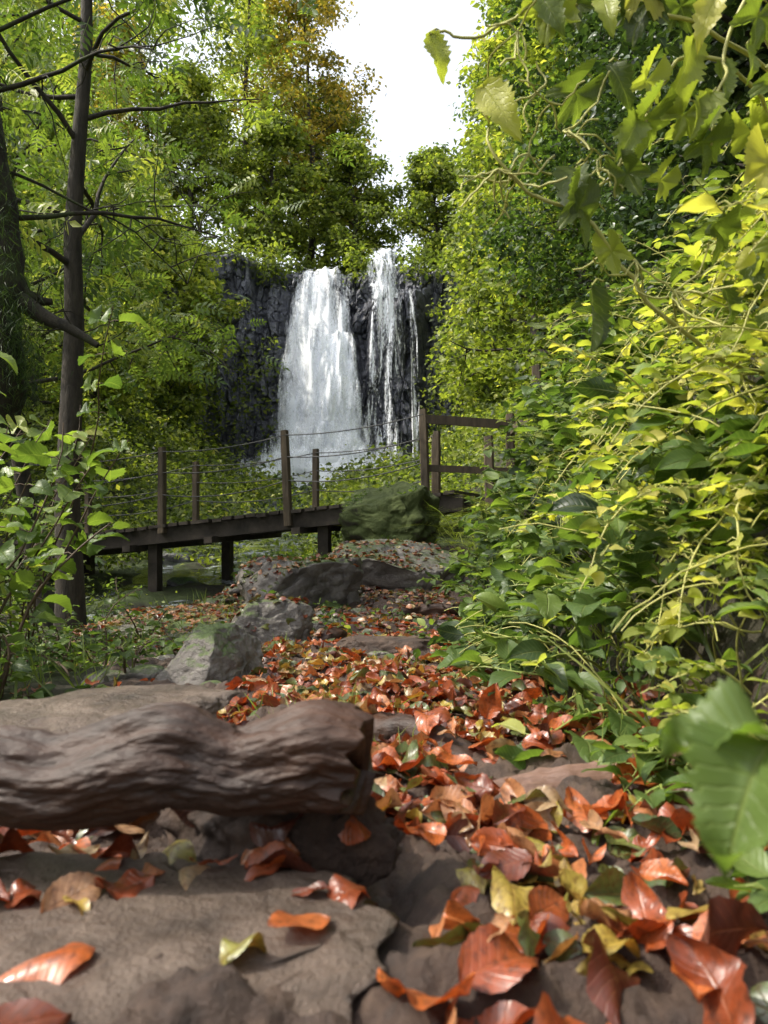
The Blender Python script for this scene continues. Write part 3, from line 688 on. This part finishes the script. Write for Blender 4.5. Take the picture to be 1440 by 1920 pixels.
b,d=ring(10,-1.8,-1.4,2.6,4.0,r);shrub('bramble',b,d,.45,OVN,.06,9,M_mid,17,.5,grav=-.08)
b,d=ring(100,-1.6,-.62,1.2,3.1,r,sp=.8);shrub('nettle_plant',b,d,.16,OVN,.045,7,M_mid,18,.45,grav=-.05)
b,d=ring(24,-3.0,-1.7,5.0,7.0,r,sp=.6);shrub('bramble',b,d,.4,OVN[:2],.06,8,M_mid,16,.4,grav=-.06)
# right bank
b,d=ring(80,.37,.60,.95,2.4,r,zo=.04,out=(-.8,-.45,.7),sp=.5);shrub('broadleaf_plant',b,d,.24,OVN+HAZ[:1],.068,7,M_mid,21,.42,M_stem,.003,-.08,tv=.22)
b,d=ring(60,.45,.95,1.9,3.8,r,zo=.05,out=(-.6,-.3,.9),sp=.5);shrub('broadleaf_plant',b,d,.34,OVN+HAZ[:1],.075,8,M_mid,22,.45,M_stem,.003,-.06,tv=.22)
b,d=ring(50,.6,1.6,3.5,6.3,r,out=(-.5,-.3,1),sp=.5);shrub('bramble',b,d,.38,OVN[:2],.06,10,M_yel,23,.35,M_stem,.004,-.05)
b,d=ring(100,.50,.95,.75,1.5,r,zo=.10,out=(-.9,-.6,.35),sp=.6);shrub('bank_vine',b,d,.34,OVN,.036,12,M_yel,24,.72,M_stemy,.0022,-.16,.35,.2,tv=.3)
b,d=ring(40,.62,1.0,1.3,2.4,r,zo=.15,out=(-.8,-.4,.5),sp=.6);shrub('bank_vine',b,d,.40,OVN,.044,12,M_yel,25,.42,M_stemy,.0025,-.14,.35,.18,tv=.3)
b,d=ring(34,.9,1.5,2.0,4.0,r,zo=.1,out=(-.7,-.4,.8),sp=.6);shrub('bank_vine',b,d,.5,OVN[:2],.055,12,M_mid,26,.5,M_stemy,.003,-.10,.35,.15,tv=.3)
b,d=ring(60,.38,.6,.5,.98,r,zo=.04,out=(-.6,-.2,.9),sp=.5);shrub('bank_vine',b,d,.17,OVN,.028,9,M_yel,27,.55,M_stemy,.0016,-.12,.35,.2,tv=.25)
b,d=ring(20,.34,.5,.5,.95,r,zo=.03,out=(-.8,-.3,.6),sp=.4);shrub('broadleaf_plant',b,d,.12,OVN,.045,5,M_mid,28,.6,M_stem,.002,-.1)
# hanging hop vine, upper right
e=empty('hop_vine');S=Batch();B=Batch();r=np.random.default_rng(55)
def poly(pts,rad,n=40,wob=.006):
    pts=np.array(pts,float);s=np.linspace(0,len(pts)-1,n);P=np.stack([np.interp(s,range(len(pts)),pts[:,q]) for q in range(3)],-1)
    k=np.ones(5)/5
    for q in range(3): P[:,q]=np.convolve(np.pad(P[:,q],2,mode='edge'),k,'valid')
    P+=wob*np.stack([vn(s*3,q*7,0,int(abs(pts[0][0])*100)) for q in range(3)],-1);S.tube(P,np.linspace(rad,rad*.5,n),6);return P
vines=[[(.75,1.2,.60),(.55,1.05,.63),(.42,1.,.66),(.30,1.,.69),(.2,.98,.67),(.12,.98,.63),(.06,.98,.64)],
[(.70,1.2,.2),(.45,1.05,.23),(.37,1.0,.27),(.31,1.0,.34),(.27,.98,.40),(.22,.98,.41),(.17,.97,.43),(.135,.97,.49),(.13,.97,.56)],
[(.8,1.2,.5),(.6,1.1,.56),(.48,1.0,.60),(.40,1.0,.62),(.36,1.,.56),(.34,.98,.49),(.30,.98,.45),(.27,.98,.41)],
[(.7,1.3,.75),(.5,1.0,.72),(.46,1,.64),(.44,.97,.55),(.43,.97,.48)],
[(.7,1.0,.1),(.56,.95,.18),(.5,.95,.28),(.48,.93,.38),(.49,.92,.44)]]
for v in vines: poly(v,.0035)
hl=[(.06,.98,.635),(.20,.98,.69),(.225,1,.70),(.26,1,.70),(.295,1,.70),(.33,.97,.71),(.36,.98,.70),(.395,1,.70),(.42,1,.64),(.435,.96,.68),(.455,1,.61),(.48,.98,.62),(.505,1,.69),(.49,.95,.57),(.35,1,.60),(.345,.98,.55),(.13,.97,.56),(.255,.98,.46),(.315,.98,.46),(.335,.97,.52),(.40,.98,.54),(.43,.97,.55),(.415,.97,.51),(.475,.97,.52),(.49,.93,.46),(.50,.92,.42),(.505,.92,.37),(.46,.95,.33),(.50,.95,.36),(.44,.96,.30),(.47,.9,.25),(.52,.93,.30),(.30,.98,.36),(.275,.98,.30),(.24,.98,.42),(.50,.9,.22),(.51,.9,.16),(.31,1.02,.62),(.27,1.02,.60),(.38,1.02,.47),(.45,1.02,.42)]
for i,(x,y,z) in enumerate(hl):
    D=np.array([r.uniform(-.55,.55),r.uniform(-.5,.1),-1.]);s=r.uniform(.055,.10)
    tm=(HOP+LOB)[r.integers(6)];Nn=np.array([r.uniform(-1.2,1.2),-1,r.uniform(.0,.9)])
    if i in (0,16): tm=HOP[0]
    posed(B,(x,y,z),D,Nn,s,np.clip(r.normal(.4,.25),.05,.95),tm)
    S.tube(np.array([(x,y,z),(x+.01,y+.01,z+.012),(x+.02,y+.015,z+.01)]),[.0015]*3,4)
for (x,z) in ((.175,.63),(.2,.55),(.235,.5),(.19,.47),(.38,.29),(.33,.33),(.28,.45),(.15,.45)):
    for q in range(6):
        c=curve((x,.97,z),unit(np.array([r.uniform(-1,1),r.uniform(-.3,.3),r.uniform(-1,.3)])),r.uniform(.04,.12),9,r,.35,-.03);S.tube(c,[.0014]*9,4)
S.out('stems',M_stemy,e);B.out('leaves',M_yel,e)
# foreground nettle leaf at lower right
e=empty('nettle_sprig');S=Batch();B=Batch()
P=np.array([(.34,.42,-.32),(.30,.38,-.22),(.24,.34,-.14),(.19,.32,-.105),(.160,.315,-.092)]);S.tube(P,[.003,.0028,.0025,.002,.0016],8)
NL=leaf_t(22,4,.38,.7,.45,-.6,.5,91,.10,.6,.3)
posed(B,(.165,.315,-.095),(-.55,-.35,-.6),(-.25,-.35,.95),.058,.6,NL);posed(B,(.175,.32,-.10),(.5,-.05,-.7),(.2,-.6,.9),.055,.55,NL);posed(B,(.168,.32,-.095),(-1,.2,-.02),(0,-.4,1),.045,.6,NL);posed(B,(.24,.34,-.14),(-.8,.1,.3),(0,-.6,1),.04,.6,OVN[0])
S.out('stems',M_stem,e);B.out('leaves',M_mid,e)
# ferns + grass
def fern(B,c,n,L,r,tb=.5):
    for i in range(n):
        a=r.uniform(0,6.28);D=np.array([math.cos(a),math.sin(a),r.uniform(.4,1.3)])
        B.inst(FERN[r.integers(2)],np.array([c],float),basis(D[None],np.array([[0,0,1.]])),np.array([L*r.uniform(.7,1.1)]),np.array([np.clip(tb+r.normal()*.12,0,1)]))
B=Batch();r=np.random.default_rng(31)
for x,y,L in ((.2,7.1,.5),(.45,6.9,.6),(.62,6.4,.6),(.75,6.0,.5),(.05,7.4,.5),(.9,5.6,.4),(.8,4.9,.4),(-2.2,11.5,.7),(-3.4,12,.8),(-2.8,14,.9),(-1.4,12.5,.8),(-.2,11.5,.9),(-4.4,13,.9),(-1.8,15,.9)): fern(B,(x,y,float(hgt(x,y))+.14),18,L,r)
B.out('ferns',M_yel)
B=Batch();n=1500;x=np.concatenate([r.uniform(-1.6,-.66,700),r.uniform(.38,.9,800)]);y=np.concatenate([r.uniform(1.4,4.5,700),r.uniform(.8,4,800)])
P=np.stack([x,y,hgt(x,y)],-1);D=randunit(n,r);D[:,2]=np.abs(D[:,2])+.6;Nn=randunit(n,r)*[1,1,.2]
B.inst(GR,P,basis(D,Nn),r.uniform(.05,.15,n),np.clip(r.normal(.35,.15,n),0,1))
for cx_,cy_ in ((-.12,1.25),(-.2,1.3),(-.05,1.3),(.02,1.9),(-.33,2.4),(.0,.98),(.33,.9),(.3,1.2)):
    n=60;P=np.stack([cx_+r.normal(size=n)*.03,cy_+r.normal(size=n)*.03,np.zeros(n)],-1);P[:,2]=hgt(P[:,0],P[:,1]);D=randunit(n,r);D[:,2]=np.abs(D[:,2])+.8
    B.inst(GR,P,basis(D,randunit(n,r)),r.uniform(.03,.08,n),np.clip(r.normal(.6,.1,n),0,1))
B.out('grass',M_mid)
# arching straws and long blades on the right bank
B=Batch()
for i in range(150):
    y=r.uniform(.7,2.4);x=.38+r.random()*.45;z=float(hgt(x,y))
    c=curve((x,y,z),(r.uniform(-.9,.1),r.uniform(-.6,.4),r.uniform(.6,1.4)),r.uniform(.12,.36),12,r,.12,-.15);B.tube(c,np.linspace(.0014,.0007,12)*(1+.2*y),4)
B.out('dry_grass_stalks',M_stemy)
B=Batch();n=200;y=r.uniform(.8,2.6,n);x=.36+r.random(n)*.4
P=np.stack([x,y,hgt(x,y)],-1);D=randunit(n,r)*[.8,.6,.4]+[-.45,-.2,.9]
B.inst(GR,P,basis(D,randunit(n,r)*[1,1,.2]),np.stack([r.uniform(.1,.2,n)*.7,r.uniform(.10,.24,n),r.uniform(.2,.4,n)],-1),np.clip(r.normal(.35,.2,n),0,1))
B.out('long_grass',M_yel)
# low leafy cover on the right bank
B=Batch();n=2600;y=.7+r.random(n)**1.4*6.5;x=footR(y)+.03+r.random(n)**.9*(.6+.25*y)
C=np.stack([x,y,hgt(x,y)+.01+.03*r.random(n)*(.6+.3*y)],-1)
keepm=~((y<1.9)&(x<.56)&(vn(x*9,y*4,0,66)<.2));C=C[keepm];y=y[keepm]
for lo,hi,s in ((0,1.8,.024),(1.8,3.2,.034),(3.2,8,.048)):
    c=C[(y>=lo)&(y<hi)];cloud(B,OV,c,s*1.1,12,s,.36,r,.14,.25)
B.out('bank_groundcover',M_midf)
# small plants growing on rocks
B=Batch();C=[]
for i in range(240):
    x=r.uniform(-.6,.6);y=r.uniform(4.9,6.9);h=drop(x,y,.6)
    if h is not None and ('boulder' in h[2]) and vn(x*4,y*4,0,44)>.1: C.append(h[0]+[0,0,.01])
for i in range(380):
    x=r.uniform(-1.7,-.2);y=r.uniform(2.2,5);h=drop(x,y,.6)
    if h is not None and vn(x*3,y*3,0,45)>.1: C.append(h[0]+[0,0,.01])
for i in range(90):
    x=r.uniform(-.3,.38);y=r.uniform(1.6,4);h=drop(x,y,.6)
    if h is not None and vn(x*6,y*3,0,46)>.25: C.append(h[0]+[0,0,.01])
cloud(B,OV,C,.02,8,.03,.5,r,up_=.8,dz_=.1);B.out('rock_plants',M_midf)
# undergrowth on all slopes
B=Batch();n=9000
y=5+r.random(n)**1.1*34;x=r.uniform(-1,1,n)*(3+y*.45)-1.5
keep=~((np.abs(x-np.interp(y,[4,8,14,25,38],[-3.1,-2.3,-2.6,-3,-2.6]))<np.interp(y,[4,30,38],[.8,1.3,5]))&(r.random(n)<.85))
keep&=~((x>-1.8)&(x<.9)&(y<8.4));keep&=~((x>-5.5)&(x<.9)&(y>7.8)&(y<10.8)&(r.random(n)<.85))
keep&=~((x>-9)&(x<2.5)&(y>31)&(r.random(n)<.75))
x=x[keep];y=y[keep];hh=r.random(len(x))**2*(.08+y*.032)
C=np.stack([x,y,hgt(x,y)+hh],-1)
for lo,hi,s in ((5,9,.055),(9,15,.09),(15,25,.14),(25,40,.22)):
    c=C[(C[:,1]>=lo)&(C[:,1]<hi)];cloud(B,RH,c,s*1.8,30,s,.34,r,.12,.2)
B.out('undergrowth',M_yelf)
B=Batch()
C=[];
for i in range(330):
    x=r.uniform(-15,9)
    if -4.8<x<-1.8 or -.9<x<.9:continue
    C.append((x,37.6-.02*(x+2)**2+r.uniform(-.2,1.2),12.7+r.uniform(-.5,1.0)))
for i in range(200): x=r.uniform(-15,-8.5);z=r.uniform(1.5,12);C.append((x,37.2-.03*(x+2.2)**2+r.uniform(-.5,.4),z))
for i in range(36): x=r.uniform(-8.5,-5.4);z=r.uniform(1.0,9)**1.0;C.append((x,36.9-.03*(x+2.2)**2,z))
for i in range(120): x=r.uniform(2.2,8);z=r.uniform(1.5,12);C.append((x,35.6,z))
cloud(B,RH,C,.33,24,.24,.42,r);B.out('cliff_vegetation',M_yelf)
# ---------------------------------------------------------------- light, sky, camera
el=math.radians(50);az=math.radians(-94)
w=bpy.data.worlds.new('World');scene.world=w;w.use_nodes=True;nt=w.node_tree;nt.nodes.clear()
sk=nt.nodes.new('ShaderNodeTexSky');sk.sky_type='NISHITA';sk.sun_disc=False;sk.sun_elevation=el;sk.sun_rotation=az;sk.dust_density=7;sk.air_density=1.2;sk.ozone_density=.6;sk.altitude=700
hs=nt.nodes.new('ShaderNodeHueSaturation');hs.inputs['Saturation'].default_value=.3;hs.inputs['Value'].default_value=2.8
bg=nt.nodes.new('ShaderNodeBackground');bg.inputs[1].default_value=.15;o=nt.nodes.new('ShaderNodeOutputWorld')
nt.links.new(sk.outputs[0],hs.inputs['Color']);nt.links.new(hs.outputs[0],bg.inputs[0]);nt.links.new(bg.outputs[0],o.inputs[0])
sd=bpy.data.lights.new('sun','SUN');sd.energy=5;sd.angle=math.radians(.5);sd.color=(1,.93,.78);so=bpy.data.objects.new('sun',sd);scene.collection.objects.link(so)
v=Vector((math.sin(az)*math.cos(el),math.cos(az)*math.cos(el),math.sin(el)));so.rotation_euler=v.to_track_quat('Z','Y').to_euler()
cd=bpy.data.cameras.new('camera');co=bpy.data.objects.new('camera',cd);scene.collection.objects.link(co);scene.camera=co
cd.sensor_fit='VERTICAL';cd.sensor_height=36;cd.sensor_width=27;cd.lens=26;cd.clip_start=.02;cd.clip_end=1000
co.location=(0,0,0);co.rotation_euler=(math.radians(90),0,0)
cd.dof.use_dof=True;cd.dof.focus_distance=3;cd.dof.aperture_fstop=9
scene.view_settings.view_transform='Standard';scene.view_settings.look='None';scene.view_settings.exposure=0
print('verts',sum(len(m.vertices) for m in bpy.data.meshes))
